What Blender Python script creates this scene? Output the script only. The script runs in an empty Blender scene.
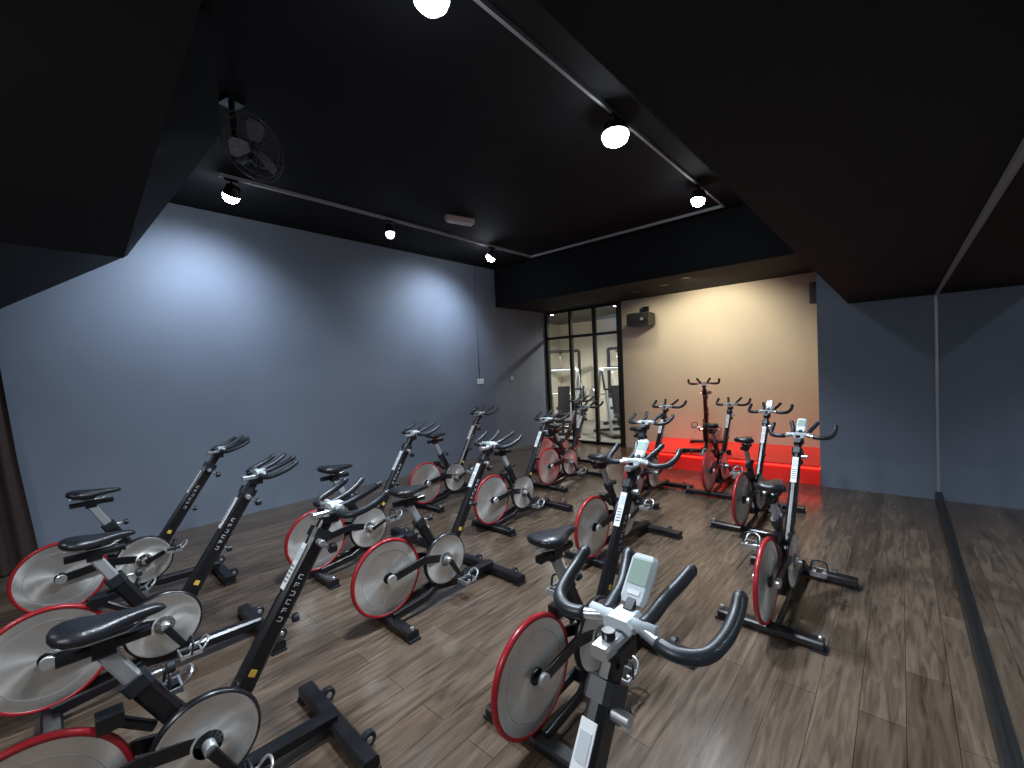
import bpy, math, random
from mathutils import Vector, Matrix
random.seed(4)
scene = bpy.context.scene
scene.view_settings.view_transform = 'Standard'

# ------------------------------------------------------------ materials
def mat(name, col, rough=0.5, metal=0.0, emis=None, estr=0.0, noise=0.0, nscale=8.0, bump=0.0, spec=0.5):
    m = bpy.data.materials.new(name); m.use_nodes = True
    nt = m.node_tree; b = nt.nodes['Principled BSDF']
    b.inputs['Base Color'].default_value = (*col, 1)
    b.inputs['Roughness'].default_value = rough
    b.inputs['Metallic'].default_value = metal
    b.inputs['Specular IOR Level'].default_value = spec
    if emis:
        b.inputs['Emission Color'].default_value = (*emis, 1)
        b.inputs['Emission Strength'].default_value = estr
    if noise > 0 or bump > 0:
        tc = nt.nodes.new('ShaderNodeTexCoord')
        n = nt.nodes.new('ShaderNodeTexNoise'); n.inputs['Scale'].default_value = nscale
        n.inputs['Detail'].default_value = 5
        nt.links.new(tc.outputs['Object'], n.inputs['Vector'])
        if noise > 0:
            r = nt.nodes.new('ShaderNodeValToRGB')
            r.color_ramp.elements[0].position = 0.3; r.color_ramp.elements[1].position = 0.7
            r.color_ramp.elements[0].color = (*[c*(1-noise) for c in col], 1)
            r.color_ramp.elements[1].color = (*[min(1, c*(1+noise)) for c in col], 1)
            nt.links.new(n.outputs['Fac'], r.inputs['Fac'])
            nt.links.new(r.outputs['Color'], b.inputs['Base Color'])
        if bump > 0:
            bp = nt.nodes.new('ShaderNodeBump'); bp.inputs['Strength'].default_value = bump
            bp.inputs['Distance'].default_value = 0.01
            nt.links.new(n.outputs['Fac'], bp.inputs['Height'])
            nt.links.new(bp.outputs['Normal'], b.inputs['Normal'])
    return m

M = {}
M['frame'] = mat('black_frame_paint', (0.007,0.007,0.009), 0.3)
M['rubber'] = mat('black_rubber', (0.012,0.015,0.021), 0.42, noise=0.2, nscale=60)
M['disc'] = mat('brushed_steel', (0.72,0.71,0.69), 0.36, 0.85, noise=0.06, nscale=14)
_b = M['disc'].node_tree.nodes['Principled BSDF']; _b.inputs['Anisotropic'].default_value = 0.85
_t = M['disc'].node_tree.nodes.new('ShaderNodeTangent'); _t.direction_type='UV_MAP'; _t.uv_map='UVMap'
M['disc'].node_tree.links.new(_t.outputs[0], _b.inputs['Tangent'])
M['red'] = mat('red_rim', (0.30,0.012,0.018), 0.3)
M['chrome'] = mat('satin_aluminium', (0.62,0.64,0.67), 0.28, 0.8)
M['white'] = mat('white_print', (0.42,0.44,0.48), 0.5)
M['label'] = mat('white_label', (0.68,0.70,0.72), 0.5)
M['screen'] = mat('lcd_screen', (0.22,0.30,0.27), 0.2, emis=(0.5,0.6,0.55), estr=0.08)
M['grey'] = mat('grey_plastic', (0.45,0.50,0.53), 0.45)
M['yellow'] = mat('yellow_sticker', (0.6,0.38,0.05), 0.5)
M['vinyl'] = mat('saddle_vinyl', (0.010,0.011,0.015), 0.35, bump=0.15, nscale=90)
M['wallblue'] = mat('blue_grey_wall_paint', (0.155,0.184,0.240), 0.7, noise=0.06, nscale=1.7, bump=0.05)
M['wallyel'] = mat('cream_wall_paint', (0.60,0.545,0.44), 0.7, noise=0.04, nscale=1.5)
M['black'] = mat('black_ceiling_paint', (0.009,0.0095,0.012), 0.8, noise=0.15, nscale=3, spec=0.2)
M['trimblack'] = mat('black_trim', (0.012,0.012,0.012), 0.4)
M['trimgrey'] = mat('grey_trim', (0.35,0.36,0.38), 0.4, 0.4)
M['fanwire'] = mat('fan_wire', (0.05,0.05,0.055), 0.4)
M['fanblade'] = mat('fan_blade', (0.12,0.12,0.13), 0.4)
M['track'] = mat('track_metal', (0.33,0.33,0.35), 0.5)
M['stage'] = mat('red_stage_baked_glow', (0.75,0.03,0.02), 0.4, emis=(1,.015,.01), estr=.17)  # weak emission bakes the red light falling on the stage into its surface
M['ledred'] = mat('red_led_diffuser', (0.8,0.03,0.02), 0.4, emis=(1,.02,.012), estr=4)
M['bulb'] = mat('lamp_lens', (1,1,1), 0.3, emis=(0.85,0.93,1.0), estr=60)
M['dimbulb'] = mat('lamp_lens_dim', (1,1,1), 0.3, emis=(0.85,0.92,1.0), estr=4)
M['curtain'] = mat('dark_curtain', (0.03,0.016,0.014), 0.8)
M['plate'] = mat('white_plate', (0.7,0.7,0.72), 0.4)
M['pinkbox'] = mat('detector_plastic', (0.55,0.42,0.42), 0.4)
M['roomwall'] = mat('beige_room_wall', (0.62,0.58,0.50), 0.7)
M['roomfloor'] = mat('grey_gym_floor', (0.2,0.19,0.18), 0.5)

# glass
g = bpy.data.materials.new('window_glass'); g.use_nodes = True
nt = g.node_tree; nt.nodes.clear()
o = nt.nodes.new('ShaderNodeOutputMaterial'); mx = nt.nodes.new('ShaderNodeMixShader')
tr = nt.nodes.new('ShaderNodeBsdfTransparent'); gl = nt.nodes.new('ShaderNodeBsdfGlossy')
gl.inputs['Roughness'].default_value = 0.02; mx.inputs[0].default_value = 0.08
tr.inputs['Color'].default_value = (0.94,0.96,0.94,1)
nt.links.new(tr.outputs[0], mx.inputs[1]); nt.links.new(gl.outputs[0], mx.inputs[2]); nt.links.new(mx.outputs[0], o.inputs[0])
M['glass'] = g
# mirror
M['mirror'] = mat('mirror_glass', (0.66,0.70,0.72), 0.02, 1.0)

# wood floor
w = bpy.data.materials.new('wood_plank_floor'); w.use_nodes = True
nt = w.node_tree; b = nt.nodes['Principled BSDF']; L = nt.links
tc = nt.nodes.new('ShaderNodeTexCoord')
mp = nt.nodes.new('ShaderNodeMapping'); mp.inputs['Rotation'].default_value = (0,0,math.radians(90))
L.new(tc.outputs['Object'], mp.inputs['Vector'])
br = nt.nodes.new('ShaderNodeTexBrick')
br.inputs['Scale'].default_value = 1.0; br.inputs['Brick Width'].default_value = 1.22; br.inputs['Row Height'].default_value = 0.16
br.inputs['Mortar Size'].default_value = 0.0016; br.inputs['Mortar Smooth'].default_value = 0.2
br.inputs['Color1'].default_value = (0.078,0.055,0.040,1); br.inputs['Color2'].default_value = (0.118,0.087,0.064,1)
br.inputs['Mortar'].default_value = (0.026,0.018,0.013,1); br.offset = 0.37
L.new(mp.outputs[0], br.inputs['Vector'])
mp2 = nt.nodes.new('ShaderNodeMapping'); mp2.inputs['Scale'].default_value = (9,0.9,1)
L.new(tc.outputs['Object'], mp2.inputs['Vector'])
n1 = nt.nodes.new('ShaderNodeTexNoise'); n1.inputs['Scale'].default_value = 3.0; n1.inputs['Detail'].default_value = 8; n1.inputs['Distortion'].default_value = 1.2
L.new(mp2.outputs[0], n1.inputs['Vector'])
rp = nt.nodes.new('ShaderNodeValToRGB')
rp.color_ramp.elements[0].position = 0.30; rp.color_ramp.elements[0].color = (0.5,0.47,0.45,1)
rp.color_ramp.elements[1].position = 0.72; rp.color_ramp.elements[1].color = (1.4,1.38,1.35,1)
L.new(n1.outputs['Fac'], rp.inputs['Fac'])
mm = nt.nodes.new('ShaderNodeMixRGB'); mm.blend_type = 'MULTIPLY'; mm.inputs[0].default_value = 1
L.new(br.outputs['Color'], mm.inputs[1]); L.new(rp.outputs['Color'], mm.inputs[2])
L.new(mm.outputs[0], b.inputs['Base Color']); b.inputs['Roughness'].default_value = 0.24
bp = nt.nodes.new('ShaderNodeBump'); bp.inputs['Strength'].default_value = 0.15; bp.inputs['Distance'].default_value = 0.0025
L.new(n1.outputs['Fac'], bp.inputs['Height']); L.new(bp.outputs[0], b.inputs['Normal'])
M['wood'] = w

# ------------------------------------------------------------ mesh builder
class B:
    def __init__(s): s.v=[]; s.f=[]; s.m=[]; s.sm=[]; s.mats=[]; s.uv={}
    def mi(s, k):
        if k not in s.mats: s.mats.append(k)
        return s.mats.index(k)
    def face(s, idx, k, smooth=False):
        s.f.append(idx); s.m.append(s.mi(k)); s.sm.append(smooth)
    def box(s, c, size, k, rot=None):
        c=Vector(c); hx,hy,hz=[a/2 for a in size]; n=len(s.v)
        for dx in(-1,1):
            for dy in(-1,1):
                for dz in(-1,1):
                    p=Vector((dx*hx,dy*hy,dz*hz))
                    if rot is not None: p=rot@p
                    s.v.append(c+p)
        for q in((0,1,3,2),(4,6,7,5),(0,4,5,1),(2,3,7,6),(0,2,6,4),(1,5,7,3)):
            s.face([n+i for i in q],k)
    def bounds(s,x0,x1,y0,y1,z0,z1,k):
        s.box(((x0+x1)/2,(y0+y1)/2,(z0+z1)/2),(x1-x0,y1-y0,z1-z0),k)
    def prismz(s,poly,z0,z1,k):
        n=len(poly); base=len(s.v)
        for z in(z0,z1):
            for x,y in poly: s.v.append(Vector((x,y,z)))
        s.face([base+i for i in range(n)],k); s.face([base+n+i for i in range(n)],k)
        for i in range(n): s.face([base+i,base+(i+1)%n,base+n+(i+1)%n,base+n+i],k)
    def sweep(s, path, sec, k, ref=(1,0,0), smooth=True, scales=None, cap=True):
        path=[Vector(p) for p in path]; ref=Vector(ref); n=len(sec); base=len(s.v)
        for i,p in enumerate(path):
            if i==0: t=path[1]-p
            elif i==len(path)-1: t=p-path[i-1]
            else: t=(path[i+1]-p).normalized()+(p-path[i-1]).normalized()
            t.normalize()
            side=(ref-t*ref.dot(t)).normalized(); up=t.cross(side)
            sc=scales[i] if scales else 1.0
            if not isinstance(sc,tuple): sc=(sc,sc)
            for a,b_ in sec: s.v.append(p+side*a*sc[0]+up*b_*sc[1])
        for i in range(len(path)-1):
            for j in range(n):
                j2=(j+1)%n
                s.face([base+i*n+j,base+i*n+j2,base+(i+1)*n+j2,base+(i+1)*n+j],k,smooth)
        if cap:
            s.face([base+j for j in reversed(range(n))],k)
            s.face([base+(len(path)-1)*n+j for j in range(n)],k)
    def tube(s, path, r, k, ref=(1,0,0), seg=12, scales=None):
        s.sweep(path,[(math.cos(a*2*math.pi/seg)*r,math.sin(a*2*math.pi/seg)*r) for a in range(seg)],k,ref,True,scales)
    def bar(s, path, w, h, k, ref=(1,0,0), ch=None, scales=None):
        if ch is None: ch=min(w,h)*0.2
        a,b_=w/2,h/2
        sec=[(a-ch,-b_),(a,-b_+ch),(a,b_-ch),(a-ch,b_),(-a+ch,b_),(-a,b_-ch),(-a,-b_+ch),(-a+ch,-b_)]
        s.sweep(path,sec,k,ref,False,scales)
    def rev(s, prof, c, k, axis='X', seg=40, smooth=True, closed=False, rot=None):
        c=Vector(c); n=len(prof); base=len(s.v)
        for i in range(seg):
            a=i*2*math.pi/seg
            for r,h in prof:
                u,v_=r*math.cos(a),r*math.sin(a)
                p=Vector({'X':(h,u,v_),'Y':(v_,h,u),'Z':(u,v_,h)}[axis])
                if rot is not None: p=rot@p
                s.v.append(c+p)
        rng=range(n) if closed else range(n-1)
        for i in range(seg):
            i2=(i+1)%seg
            for j in rng:
                j2=(j+1)%n
                if k=='disc':
                    s.uv[len(s.f)]={base+i*n+j:(i/seg*4,prof[j][0]*4),base+i2*n+j:((i+1)/seg*4,prof[j][0]*4),base+i2*n+j2:((i+1)/seg*4,prof[j2][0]*4),base+i*n+j2:(i/seg*4,prof[j2][0]*4)}
                s.face([base+i*n+j,base+i2*n+j,base+i2*n+j2,base+i*n+j2],k,smooth)
    def cyl(s, c, r, h, k, axis='X', seg=20, bev=None):
        bev=bev if bev is not None else min(r,h)*0.12
        s.rev([(0.0001,-h/2),(r-bev,-h/2),(r,-h/2+bev),(r,h/2-bev),(r-bev,h/2),(0.0001,h/2)],c,k,axis,seg,False)
    def mesh(s,name):
        me=bpy.data.meshes.new(name); me.from_pydata([tuple(v) for v in s.v],[],s.f)
        for k in s.mats: me.materials.append(M[k])
        me.polygons.foreach_set('material_index',s.m); me.polygons.foreach_set('use_smooth',s.sm)
        me.update()
        if s.uv:
            ul=me.uv_layers.new(name='UVMap')
            for fi,d in s.uv.items():
                p=me.polygons[fi]
                for li in p.loop_indices:
                    ul.data[li].uv=d[me.loops[li].vertex_index]
        import bmesh
        bm=bmesh.new(); bm.from_mesh(me); bmesh.ops.recalc_face_normals(bm,faces=bm.faces); bm.to_mesh(me); bm.free()
        return me
    def obj(s,name,loc=(0,0,0),rotz=0):
        return place(s.mesh(name),name,loc,rotz)
def place(me,name,loc=(0,0,0),rotz=0):
    ob=bpy.data.objects.new(name,me); scene.collection.objects.link(ob)
    ob.location=loc; ob.rotation_euler=(0,0,rotz); return ob
def slab(name,x0,x1,y0,y1,z0,z1,k):
    b=B(); b.bounds(x0,x1,y0,y1,z0,z1,k); return b.obj(name)
def smoothpath(pts,n=6):
    P=[Vector(p) for p in pts]; P=[P[0]*2-P[1]]+P+[P[-1]*2-P[-2]]; out=[]
    for i in range(1,len(P)-2):
        for j in range(n):
            t=j/n; a,b_,c,d=P[i-1],P[i],P[i+1],P[i+2]
            out.append(0.5*((2*b_)+(c-a)*t+(2*a-5*b_+4*c-d)*t*t+(-a+3*b_-3*c+d)*t**3))
    out.append(P[-2]); return out

# ------------------------------------------------------------ spin bike
WZ=.312
def build_bike(monitor=True, dz=0.0, sz=0.0, crank=35):
    b=B()
    # base
    b.bar([(-.27,0,.036),(.27,0,.036)],.075,.048,'frame',ref=(0,1,0))
    b.bar([(-.33,.92,.04),(.33,.92,.04)],.075,.055,'frame',ref=(0,1,0))
    for x in(-.25,.25):
        b.box((x,0,.008),(.07,.08,.016),'rubber')
        b.box((x*1.22,.92,.008),(.06,.08,.016),'rubber')
        b.cyl((x*.8,.975,.045),.033,.03,'rubber'); b.cyl((x*.8,.975,.045),.014,.036,'chrome')
        b.cyl((x*1.02,0,.07),.012,.02,'chrome','Z')
    b.bar([(0,.92,.075),(0,.55,.085),(0,.33,.12)],.065,.06,'frame')
    for x in(-.05,.05):
        b.bar([(x*.6,.36,.12),(x,.26,.09),(x,.0,.065)],.022,.05,'frame')
        b.bar([(x*.8,.44,.30),(x,.25,.345),(x,.0,WZ)],.014,.055,'frame')
        b.cyl((x*1.2,0,WZ),.03,.02,'chrome')
    # flywheel
    b.rev([(.227,-.012),(.240,-.013),(.246,-.006),(.246,.006),(.240,.013),(.227,.012)],(0,0,WZ),'red',seg=56,closed=True)
    for sg in(1,-1):
        b.rev([(.03,sg*.016),(.06,sg*.011),(.17,sg*.009),(.18,sg*.012),(.228,sg*.010)],(0,0,WZ),'disc',seg=56)
        b.rev([(.177,sg*.0115),(.179,sg*.0130),(.181,sg*.0115)],(0,0,WZ),'trimgrey',seg=56)
    b.cyl((0,0,WZ),.036,.05,'frame')
    # magnet bracket
    b.box((0,.19,.51),(.06,.07,.05),'frame'); b.bar([(0,.3,.42),(0,.2,.50)],.03,.03,'frame')
    # pulley disc (drive side) + left cover
    b.rev([(.0001,.020),(.05,.020),(.055,.014),(.15,.012),(.158,.016),(.166,.016),(.172,.010)],(.035,.44,.29),'disc',seg=48)
    b.rev([(.172,.010),(.172,-.014),(.0001,-.014)],(.035,.44,.29),'frame',seg=48,smooth=False)
    b.rev([(.166,.017),(.176,.012),(.178,0),(.176,-.012)],(.035,.44,.29),'frame',seg=48)
    b.cyl((0,.44,.29),.055,.11,'frame'); b.cyl((0,.44,.29),.022,.20,'chrome')
    # cranks & pedals
    ca=math.radians(crank)
    for sgn in(1,-1):
        dy,dzz=math.cos(ca)*.17*sgn, -math.sin(ca)*.17*sgn
        x=sgn*.10
        b.bar([(x,.44,.29),(x+sgn*.01,.44+dy,.29+dzz)],.02,.034,'frame',scales=[1.1,.85])
        px,py,pz=x+sgn*.065,.44+dy,.29+dzz
        b.cyl((px-sgn*.02,py,pz),.009,.10,'chrome')
        b.box((px,py,pz),(.03,.085,.022),'frame')
        for q in(-1,1):
            b.box((px,py+q*.045,pz),(.085,.008,.028),'chrome')
            b.box((px+q*.042,py,pz),(.007,.09,.02),'chrome')
        b.tube(smoothpath([(px-.04,py+.04,pz),(px-.035,py+.075,pz+.035),(px,py+.085,pz+.05),(px+.035,py+.075,pz+.035),(px+.04,py+.04,pz)],4),.006,'chrome',ref=(0,0.3,1),seg=6)
        b.tube(smoothpath([(px-.045,py-.0,pz),(px-.04,py+.01,pz+.06),(px,py+.015,pz+.075),(px+.04,py+.01,pz+.06),(px+.045,py,pz)],4),.006,'rubber',ref=(0,1,0),seg=6)
    # front post
    top=Vector((0,.905,.925)); low=Vector((0,.47,.25))
    b.bar([(0,.38,.10),low,top],.052,.085,'frame',ch=.016,scales=[1,1.05,.9])
    d=(top-low).normalized(); ang=-math.atan2(d.y,d.z)
    h1=top+d*(.085+dz)
    b.bar([top-d*.05,h1],.036,.055,'frame',ch=.008)
    b.bar([top-d*.03,top+d*.012],.062,.09,'rubber',ch=.012)
    R=Matrix.Rotation(ang,3,'X')
    nrm=Vector((0,-d.z,d.y)) # rear facing
    for sx in(-1,1):
        for i in range(6):
            p=top-d*(.19+i*.034)
            sh=i%3
            X=sx*.0255
            def st(cy,cz,ly,lz):
                b.box(p+Vector((X,0,0))+R@Vector((0,cy,cz)),(.003,ly,lz),'white',rot=R)
            st(0,.008,.017,.003); st(0,-.008,.017,.003) if sh!=1 else st(0,0,.017,.003)
            st(-.008,0,.003,.017) if sh!=2 else st(.008,0,.003,.017)
        p=top-d*.56
        b.box(p+Vector((sx*.0268,0,0)),(.002,.026,.026),'yellow',rot=R)
    b.box(top-d*.16+nrm*.040,(.036,.004,.19),'label',rot=R)
    b.box(top-d*.11+nrm*.0425,(.026,.002,.05),'grey',rot=R)
    for i in range(5): b.box(top-d*(.16+i*.016)+nrm*.0425,(.026,.002,.004),'rubber',rot=R)
    # post knob / lever
    kp=top-d*.05
    b.tube([kp,kp-nrm*.085],.008,'chrome',seg=8); b.cyl(kp-nrm*.09,.022,.03,'rubber','Y')
    kp=top-d*.35
    b.tube([kp,kp-nrm*.07],.008,'chrome',seg=8); b.cyl(kp-nrm*.075,.018,.025,'rubber','Y')
    b.cyl(top-d*.04+Vector((.04,0,0)),.014,.05,'chrome')
    # head + slider
    hc=h1+Vector((0,.015,.012))
    b.bar([hc+Vector((0,-.09,0)),hc+Vector((0,.05,0))],.042,.028,'chrome')
    b.bar([hc+Vector((0,-.05,-.025)),hc+Vector((0,.02,-.025))],.054,.05,'frame')
    b.bar([hc+Vector((0,-.015,.022)),hc+Vector((0,.045,.022))],.070,.034,'grey',ch=.012)
    b.cyl(hc+Vector((0,-.05,.022)),.015,.018,'frame','Z')
    H=hc+Vector((0,.015,.026))
    # outer bar
    for sx in(-1,1):
        pth=smoothpath([H+Vector((sx*q[0],q[1],q[2])) for q in [(.03,0,0),(.08,-.018,-.008),(.135,-.028,-.012),(.180,.0,-.008),(.198,.055,.008),(.202,.11,.030),(.200,.15,.056)]],5)
        b.tube(pth[:8],.012,'chrome',ref=(0,0,1))
        b.tube(pth[6:],.0160,'rubber',ref=(0,0,1))
        e=pth[-1]; b.tube([e,e+(pth[-1]-pth[-2]).normalized()*.010],.0160,'rubber',ref=(0,0,1),scales=[1,.55])
        pth=smoothpath([H+Vector((sx*q[0],q[1],q[2])) for q in [(.045,.0,.0),(.050,.04,.008),(.055,.09,.024),(.070,.14,.046),(.084,.18,.07)]],5)
        b.tube(pth,.0150,'rubber',ref=(1,0,0))
        e=pth[-1]; b.tube([e,e+(pth[-1]-pth[-2]).normalized()*.010],.0150,'rubber',scales=[1,.55])
    b.tube([H+Vector((-.08,-.005,0)),H+Vector((.08,-.005,0))],.014,'grey',ref=(0,0,1))
    if monitor:
        mc=H+Vector((0,.080,.058)); R2=Matrix.Rotation(math.radians(48),3,'X')
        b.bar([H+Vector((0,.02,.01)),mc-Vector((0,0,.01))],.025,.014,'frame')
        zz=R2@Vector((0,0,1)); yy=R2@Vector((0,1,0))
        b.bar([mc-yy*.058,mc-yy*.044,mc+yy*.048,mc+yy*.058],.066,.024,'grey',ch=.009,scales=[.82,1,1,.85])
        b.box(mc+zz*.0125+yy*.014,(.047,.058,.002),'screen',rot=R2)
        b.box(mc+zz*.0125-yy*.034,(.030,.010,.002),'label',rot=R2)
    # seat tube
    b.bar([(0,.43,.29),(0,.26,.60)],.045,.07,'frame',ch=.014)
    s0=Vector((0,.26,.60)); sd=Vector((0,-.17,.33)).normalized()
    b.bar([s0-sd*.03,s0+sd*.02],.056,.08,'rubber',ch=.012)
    s1=s0+sd*(.18+sz)
    b.bar([s0,s1],.032,.05,'trimgrey',ch=.008)
    b.tube([s0,s0+Vector((0,.09,.0))],.007,'chrome',seg=8); b.cyl(s0+Vector((0,.095,0)),.02,.025,'rubber','Y')
    b.bar([s1+Vector((0,-.10,.0)),s1+Vector((0,.13,.0))],.04,.032,'frame')
    for x in(-.022,.022):
        b.tube([s1+Vector((x,-.10,.045)),s1+Vector((x,-.03,.028)),s1+Vector((x,.07,.028)),s1+Vector((x*.5,.12,.05))],.0045,'chrome',seg=6)
    b.bar([s1+Vector((0,-.02,.0)),s1+Vector((0,.04,.0))],.05,.07,'frame')
    # saddle
    ss=[(-.135,.02,.010,.014),(-.125,.055,.022,.012),(-.10,.082,.030,.008),(-.06,.086,.034,.002),(-.01,.068,.032,-.003),(.04,.042,.028,-.002),(.09,.028,.024,.0),(.13,.022,.020,0),(.15,.014,.013,-.002),(.157,.004,.004,-.004)]
    cz=s1.z+.065
    path=[(0,s1.y+.02+q[0],cz+q[3]) for q in ss]
    seg=16; base=len(b.v)
    for (p,q) in zip(path,ss):
        for j in range(seg):
            a=j*2*math.pi/seg; cx=math.cos(a); sn=math.sin(a)
            xx=q[1]*(abs(cx)**.8)*(1 if cx>0 else -1); zz=q[2]*(abs(sn)**.8)*(1 if sn>0 else -.75)
            if sn>0: zz-=0.006*math.exp(-(xx/.012)**2)
            b.v.append(Vector((xx,p[1],p[2]+zz)))
    for i in range(len(path)-1):
        for j in range(seg):
            b.face([base+i*seg+j,base+i*seg+(j+1)%seg,base+(i+1)*seg+(j+1)%seg,base+(i+1)*seg+j],'vinyl',True)
    b.face([base+j for j in range(seg)],'vinyl'); b.face([base+(len(path)-1)*seg+j for j in range(seg)],'vinyl')
    return b.mesh('spin_bike_mesh')

bA=build_bike(True,0,0,35); bB=build_bike(False,-.01,.0,60); bC=build_bike(False,.02,.03,-20); bD=build_bike(True,.01,.02,80)
bikes=[ # x,y,rot,mesh
 (-4.36,.12,-2,bC),(-3.10,.02,-1,bB),(-1.97,-.05,-2,bB),(-.505,-.11,-2,bA),
 (-3.53,1.52,0,bC),(-2.48,1.50,-1,bB),(-1.18,1.38,-1,bD),
 (-4.25,3.15,2,bC),(-3.10,3.10,0,bB),(-1.88,3.02,-2,bC),(-.60,2.84,-2,bA),
 (-3.52,4.62,0,bB),(-2.3,4.62,0,bC),(-1.12,4.40,-2,bD),
 (-4.1,5.3,0,bC),(-1.72,5.40,0,bB)]
for x,y,r,me in bikes:
    place(me,'spin_bike',(x,y,0),math.radians(r))
place(bC,'spin_bike',(-2.42,7.58,.252),math.radians(196))

# ------------------------------------------------------------ room shell
XL=-5.95; XR=.292; YF=6.55; YB=7.9; ZR=3.60; ZS=2.22; ZB=2.87
slab('floor',XL-.1,XR+.1,-3.1,YB+.1,-.1,0,'wood')
slab('wall_left',XL-.1,XL,-3.1,YB+.1,0,ZR,'wallblue')
slab('wall_right',XR+.03,XR+.13,-3.1,YF+.1,0,ZR,'wallblue')
slab('wall_front',-.76,XR+.03,YF,YF+.1,0,ZS+.9,'wallblue')
slab('wall_alcove',-.76,-.66,YF+.1,YB,0,ZB,'wallyel')
slab('wall_far',-4.1,-.66,YB,YB+.1,0,ZB,'wallyel')
slab('wall_back',XL-.1,XR+.13,-3.1,-3.0,0,ZR,'wallblue')
slab('ceiling',XL-.1,XR+.13,-3.1,YF+.1,ZR,ZR+.1,'black')
slab('ceiling_alcove',XL-.1,XR+.13,6.3,YB+.1,ZB,ZR,'black')
slab('ceiling_soffit_right',-.45,XR+.03,-3.0,YF,ZS,ZR,'black')
b=B(); b.prismz([(-2.77,-3.0),(-.451,-3.0),(-.451,.20),(-2.77,.36)],ZS,ZR,'black'); b.obj('ceiling_soffit_back')
b=B()
pr=[(.8,ZR),(.8,2.96),(-.15,2.3),(-3.0,2.3),(-3.0,ZR)]
for x in(XL,-2.77):
    for y,z in pr: b.v.append(Vector((x,y,z)))
b.face([0,1,2,3,4],'black'); b.face([5,6,7,8,9],'black')
for i in range(5): b.face([i,(i+1)%5,5+(i+1)%5,5+i],'black')
b.obj('ceiling_soffit_left')
# mirror
slab('mirror',XR+.0,XR+.028,-2.9,YF-.02,.10,ZS-.02,'mirror')
slab('baseboard_right',XR-.028,XR+.03,-3.0,YF,0,.09,'trimblack')
slab('trim_1',XR-.012,XR+.03,YF-.022,YF,.09,ZS,'trimgrey')
slab('trim_2',XR-.012,XR+.03,-3.0,YF-.022,ZS-.022,ZS,'trimgrey')
# stage
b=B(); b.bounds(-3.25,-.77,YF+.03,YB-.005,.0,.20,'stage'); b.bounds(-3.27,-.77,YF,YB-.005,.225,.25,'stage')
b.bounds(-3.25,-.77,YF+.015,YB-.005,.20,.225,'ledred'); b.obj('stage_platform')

# window wall (glazed partition) at far left
b=B()
x0,x1=XL,-4.1
for x in(x0+.03,x0+.66,x0+1.24,x1-.05): b.bounds(x-.03,x+.03,YB-.02,YB+.06,0,ZB,'trimblack')
b.bounds(x1-.08,x1+.02,YB-.03,YB+.08,0,ZB,'trimblack')
for z in(.03,2.28,ZB-.03): b.bounds(x0,x1,YB-.015,YB+.055,z-.028,z+.028,'trimblack')
b.bounds(x0,x1,YB+.015,YB+.023,.03,ZB,'glass')
b.obj('window_1')
# gym room beyond
b=B()
b.bounds(-8.1,-3.2,11.5,11.6,0,3,'roomwall'); b.bounds(-8.2,-8.1,YB+.1,11.6,0,3,'roomwall'); b.bounds(-3.3,-3.2,YB+.1,11.5,0,3,'roomwall')
b.obj('wall_gym')
slab('floor_gym',-8.2,-3.2,YB+.1,11.6,-.1,0,'roomfloor')
slab('ceiling_gym',-8.2,-3.2,YB+.1,11.6,3.0,3.1,'trimblack')
slab('wall_window_side',-8.2,XL,YB,YB+.1,0,3,'roomwall')
def cable_machine():
    b=B()
    for x in(-.5,.5):
        b.bar([(x,-.3,.04),(x,.3,.04)],.08,.08,'frame'); b.bar([(x,0,.04),(x,0,2.1)],.08,.08,'frame')
        b.tube([(x*.8,.02,.1),(x*.8,.02,2.0)],.012,'chrome',seg=8)
    b.bar([(-.5,0,2.1),(.5,0,2.1)],.08,.08,'frame',ref=(0,1,0))
    b.bar([(-.5,.0,.06),(.5,0,.06)],.08,.06,'frame',ref=(0,1,0))
    for i in range(12): b.box((-.4,.02,.15+i*.05),(.12,.24,.042),'grey')
    b.bar([(0,0,2.1),(0,-.35,2.0)],.05,.05,'frame'); b.tube([(0,-.35,2.0),(0,-.35,1.6)],.005,'chrome',seg=6)
    b.tube([(-.45,-.35,1.52),(-.2,-.35,1.6),(.2,-.35,1.6),(.45,-.35,1.52)],.016,'rubber',ref=(0,0,1),seg=8)
    b.box((0,-.35,.5),(.3,.3,.07),'vinyl'); b.bar([(0,-.35,.04),(0,-.35,.48)],.06,.06,'frame')
    b.bar([(0,-.35,.04),(0,0,.04)],.06,.06,'frame')
    return b.mesh('cable_machine')
def press_machine():
    b=B()
    for x in(-.35,.35):
        b.bar([(x,-.6,.04),(x,.6,.04)],.07,.07,'frame')
        b.bar([(x,-.5,.04),(x,-.1,1.5),(x,.1,1.55)],.06,.07,'grey')
        b.bar([(x,.5,.04),(x,.1,1.55)],.06,.06,'grey')
        b.bar([(x*1.1,-.1,1.5),(x*1.3,-.4,1.1),(x*.9,-.55,1.1)],.045,.045,'frame',ref=(0,0.2,1))
        b.cyl((x*1.35,.2,.95),.20,.05,'rubber'); b.cyl((x*1.48,.2,.95),.17,.04,'trimgrey')
    b.bar([(-.35,.1,1.55),(.35,.1,1.55)],.07,.07,'grey',ref=(0,1,0))
    b.bar([(-.5,.2,.95),(.5,.2,.95)],.03,.03,'chrome',ref=(0,1,0))
    b.bar([(-.35,-.6,.04),(.35,-.6,.04)],.07,.07,'frame',ref=(0,1,0)); b.bar([(-.35,.6,.04),(.35,.6,.04)],.07,.07,'frame',ref=(0,1,0))
    b.bar([(0,-.6,.05),(0,-.4,.42)],.06,.06,'frame'); b.bar([(0,-.55,.45),(0,-.2,.45)],.32,.08,'vinyl'); b.bar([(0,-.18,.5),(0,-.02,1.15)],.30,.08,'vinyl')
    return b.mesh('chest_press_machine')
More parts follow.
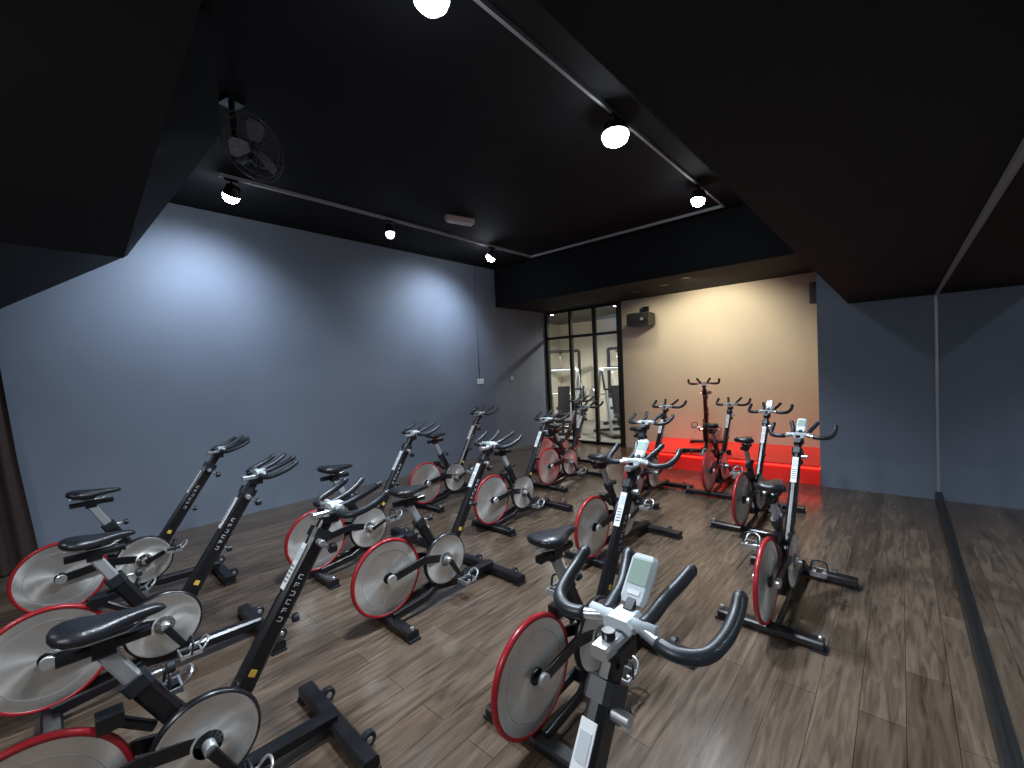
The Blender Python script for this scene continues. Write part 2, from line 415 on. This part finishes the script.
cm=cable_machine(); pm=press_machine()
place(cm,'cable_machine',(-7.3,10.4,0),.5); place(cm,'cable_machine',(-5.6,10.9,0),-.1)
place(pm,'chest_press_machine',(-6.35,9.1,0),.5); place(pm,'chest_press_machine',(-5.0,9.3,0),.9)

# projector on wall
b=B()
b.box((0,-.22,0),(.42,.30,.22),'trimblack'); b.box((0,-.22,.115),(.36,.26,.02),'rubber')
b.cyl((.1,-.375,0),.05,.03,'rubber','Y'); b.cyl((.1,-.39,0),.028,.02,'trimgrey','Y')
b.bar([(0,0,.2),(0,-.2,.2),(0,-.2,.1)],.05,.03,'frame'); b.box((0,-.01,.16),(.14,.02,.2),'frame')
b.box((-.08,-.373,.0),(.14,.006,.04),'rubber')
b.obj('projector',(-3.58,YB,2.44))
# wall speaker
b=B(); b.bar([(0,-.02,-.15),(0,-.02,.15)],.17,.15,'trimblack'); b.cyl((0,-.1,-.05),.06,.015,'rubber','Y'); b.cyl((0,-.1,.08),.028,.015,'rubber','Y'); b.box((0,.07,0),(.06,.05,.1),'frame')
b.obj('wall_speaker',(-.90,YB-.095,2.55))
# switches + conduit
b=B()
b.box((0,0,0),(.02,.16,.10),'plate'); b.box((.012,-.035,0),(.008,.03,.05),'grey'); b.box((.012,.035,0),(.008,.03,.05),'grey')
b.box((0,.9,.02),(.02,.07,.07),'grey')
b.tube([(0,-.02,.05),(0,-.02,2.15)],.009,'wallblue',seg=8)
b.obj('light_switch_panel',(XL+.011,5.78,1.43))

# emergency light box on ceiling
b=B(); b.bar([(-.19,0,-.035),(.19,0,-.035)],.10,.07,'pinkbox',ref=(0,1,0)); b.bar([(-.17,0,-.075),(.17,0,-.075)],.07,.02,'plate',ref=(0,1,0))
b.cyl((.1,0,-.088),.02,.015,'grey','Z')
b.obj('emergency_light',(-4.20,3.85,ZR),math.radians(75))

# ------------------------------------------------------------ lighting track
TX0,TX1,TY=-4.80,-1.65,6.05; zt=ZR-.02
slab('lighting_track',TX0-.012,TX0+.012,1.35,TY+.012,zt-.015,ZR-.001,'track')
slab('lighting_track',TX1-.012,TX1+.012,.6,TY+.012,zt-.015,ZR-.001,'track')
slab('lighting_track',TX0+.013,TX1-.013,TY-.012,TY+.012,zt-.015,ZR-.001,'track')
def spotlight(x,y,aim,power,size=1.9,bulb='bulb',col=(.80,.9,1),r=.07,blend=.8,hr=.07):
    P=Vector((x,y,ZR-.165)); D=(Vector(aim)-P).normalized()
    b=B()
    b.box((0,0,.115),(.03,.11,.026),'frame'); b.tube([(0,0,.115),(0,0,.02)],.012,'frame',seg=8)
    q=D.to_track_quat('Z','Y').to_matrix()
    b.rev([(.0001,-.07),(.055,-.07),(hr*.9,-.05),(hr*1.05,0),(hr*1.1,.02)],(0,0,0),'frame','Z',28,rot=q)
    b.rev([(hr,.02),(hr*1.04,.035),(hr*.92,.066),(hr*.6,.09),(.0001,.10)],(0,0,0),bulb,'Z',28,rot=q)
    ob=b.obj('track_spotlight',P)
    ld=bpy.data.lights.new('spot','SPOT'); ld.energy=power; ld.spot_size=size; ld.spot_blend=blend; ld.color=col; ld.shadow_soft_size=r
    lo=bpy.data.objects.new('lamp',ld); scene.collection.objects.link(lo); lo.parent=ob
    lo.location=D*.19; lo.rotation_euler=D.to_track_quat('-Z','Y').to_euler()
spotlight(TX0,1.45,(XL,1.3,1.9),175,size=2.25,blend=1,col=(.72,.85,1))
spotlight(TX0,3.2,(-4.6,3.2,0),50,bulb='dimbulb',hr=.055)
spotlight(TX0,5.05,(XL,4.6,1.9),170,size=2.25,blend=1,col=(.72,.85,1))
spotlight(TX1,1.4,(-2.1,1.2,0),430,size=2.4,hr=.085,r=.12)
spotlight(TX1,3.2,(-1.5,2.9,0),430,size=2.35,hr=.10,r=.14)
spotlight(TX1,5.1,(-2.1,5.0,0),150,size=1.9,r=.14)
# added fill spots behind the viewpoint, no known fixtures there
def downlight(x,y,z,power,col=(.92,.96,1),size=2.6,aim=(0,0,-1),name='room_and_fill_light',r=.06,lens='dimbulb'):
    b=B(); b.rev([(.045,0),(.06,-.008),(.066,0)],(0,0,0),'frame','Z',24,closed=True); b.cyl((0,0,.0),.044,.006,lens,'Z')
    ob=b.obj(name,(x,y,z-.003))
    ld=bpy.data.lights.new('spot','SPOT'); ld.energy=power; ld.spot_size=size; ld.spot_blend=.7; ld.color=col; ld.shadow_soft_size=r
    lo=bpy.data.objects.new('lamp',ld); scene.collection.objects.link(lo); lo.parent=ob; lo.location=(0,0,-.03)
    lo.rotation_euler=Vector(aim).to_track_quat('-Z','Y').to_euler()
downlight(-1.2,-1.2,ZS,160,aim=(0.1,.9,-1),size=2.9,r=.1); downlight(-3.9,-1.3,2.3,60)
# alcove warm lights (wash the cream wall)
warm=(1,.87,.64)
downlight(-2.35,6.60,ZB,160,warm,1.9,(0,1.15,-.90),lens='frame'); downlight(-3.4,7.1,ZB,16,warm,2.4,(0,.55,-1),lens='frame')
downlight(-2.8,6.9,ZB,120,(1,.03,.015),1.1,(0,-.05,-1),lens='frame')
for x in(-6.7,-4.9):
    downlight(x,9.2,3.0,360,(1,.96,.90),2.8,lens='bulb')

# ------------------------------------------------------------ fan
b=B()
for r,h in((.03,.07),(.09,.066),(.15,.055),(.20,.03),(.225,0),(.20,-.03),(.14,-.06),(.08,-.07)):
    b.tube([(r*math.cos(a),h,r*math.sin(a)) for a in [i*2*math.pi/32 for i in range(33)]],.0022,'fanwire',ref=(0,1,0),seg=5)
for i in range(28):
    a=i*2*math.pi/28; c,s_=math.cos(a),math.sin(a)
    b.tube([(r*c,h,r*s_) for r,h in((.03,.07),(.09,.066),(.15,.055),(.20,.03),(.225,0),(.20,-.03),(.14,-.06),(.06,-.07))],.0015,'fanwire',ref=(-s_,0,c),seg=4)
for i in range(3):
    a=i*2*math.pi/3+.4
    R=Matrix.Rotation(a,3,'Y')
    b.bar([R@Vector((.03,0,0)),R@Vector((.08,0,0)),R@Vector((.15,0,0)),R@Vector((.19,0,0))],.10,.006,'fanblade',ref=tuple(R@Vector((0,.35,1))),scales=[.5,.9,1.2,.8])
b.cyl((0,0,0),.035,.05,'frame','Y'); b.cyl((0,-.12,0),.07,.12,'frame','Y')
b.tube([(0,-.14,0),(0,-.2,.1),(0,-.22,.36)],.02,'frame'); b.box((0,-.22,.37),(.12,.12,.03),'frame')
fo=b.obj('wall_fan',(-3.30,1.15,ZR-.386),math.radians(-75))

# curtain at left
b=B()
n=26
for i in range(n):
    t=i/(n-1); x=XL+.10+.035*math.sin(i*1.5); y=-.75+t*.80
    b.v.append(Vector((x,y-.0,0.02))); b.v.append(Vector((x,y-.10*t,1.0))); b.v.append(Vector((x,y-.16*t,1.85)))
for i in range(n-1):
    for j in(0,1): b.face([i*3+j,(i+1)*3+j,(i+1)*3+j+1,i*3+j+1],'curtain',True)
b.tube([(XL+.1,-.8,1.86),(XL+.1,-.12,1.86)],.012,'frame',seg=8,ref=(0,0,1))
for y in(-.78,-.14): b.box((XL+.05,y,1.86),(.10,.02,.02),'frame')
b.obj('curtain')

# ------------------------------------------------------------ world
wd=bpy.data.worlds.new('world'); scene.world=wd; wd.use_nodes=True
wd.node_tree.nodes['Background'].inputs[0].default_value=(.02,.022,.03,1); wd.node_tree.nodes['Background'].inputs[1].default_value=.3

# ------------------------------------------------------------ camera
F_PX=437.0; rho=math.radians(2.5); yaw=math.radians(41.67); off=13.0
pit=math.atan(off/F_PX)
Fh=Vector((-math.sin(yaw),math.cos(yaw),0)); R=Vector((math.cos(yaw),math.sin(yaw),0)); U=Vector((0,0,1))
f=(Fh*math.cos(pit)-U*math.sin(pit)); u=(U*math.cos(pit)+Fh*math.sin(pit))
cr=R*math.cos(rho)-u*math.sin(rho); cu=R*math.sin(rho)+u*math.cos(rho)
mw=Matrix((cr,cu,-f)).transposed().to_4x4(); mw.translation=Vector((0,0,1.6))
cd=bpy.data.cameras.new('camera'); cd.sensor_width=36; cd.lens=F_PX/1024*36; cd.clip_start=.02
co=bpy.data.objects.new('camera',cd); scene.collection.objects.link(co); co.matrix_world=mw; scene.camera=co
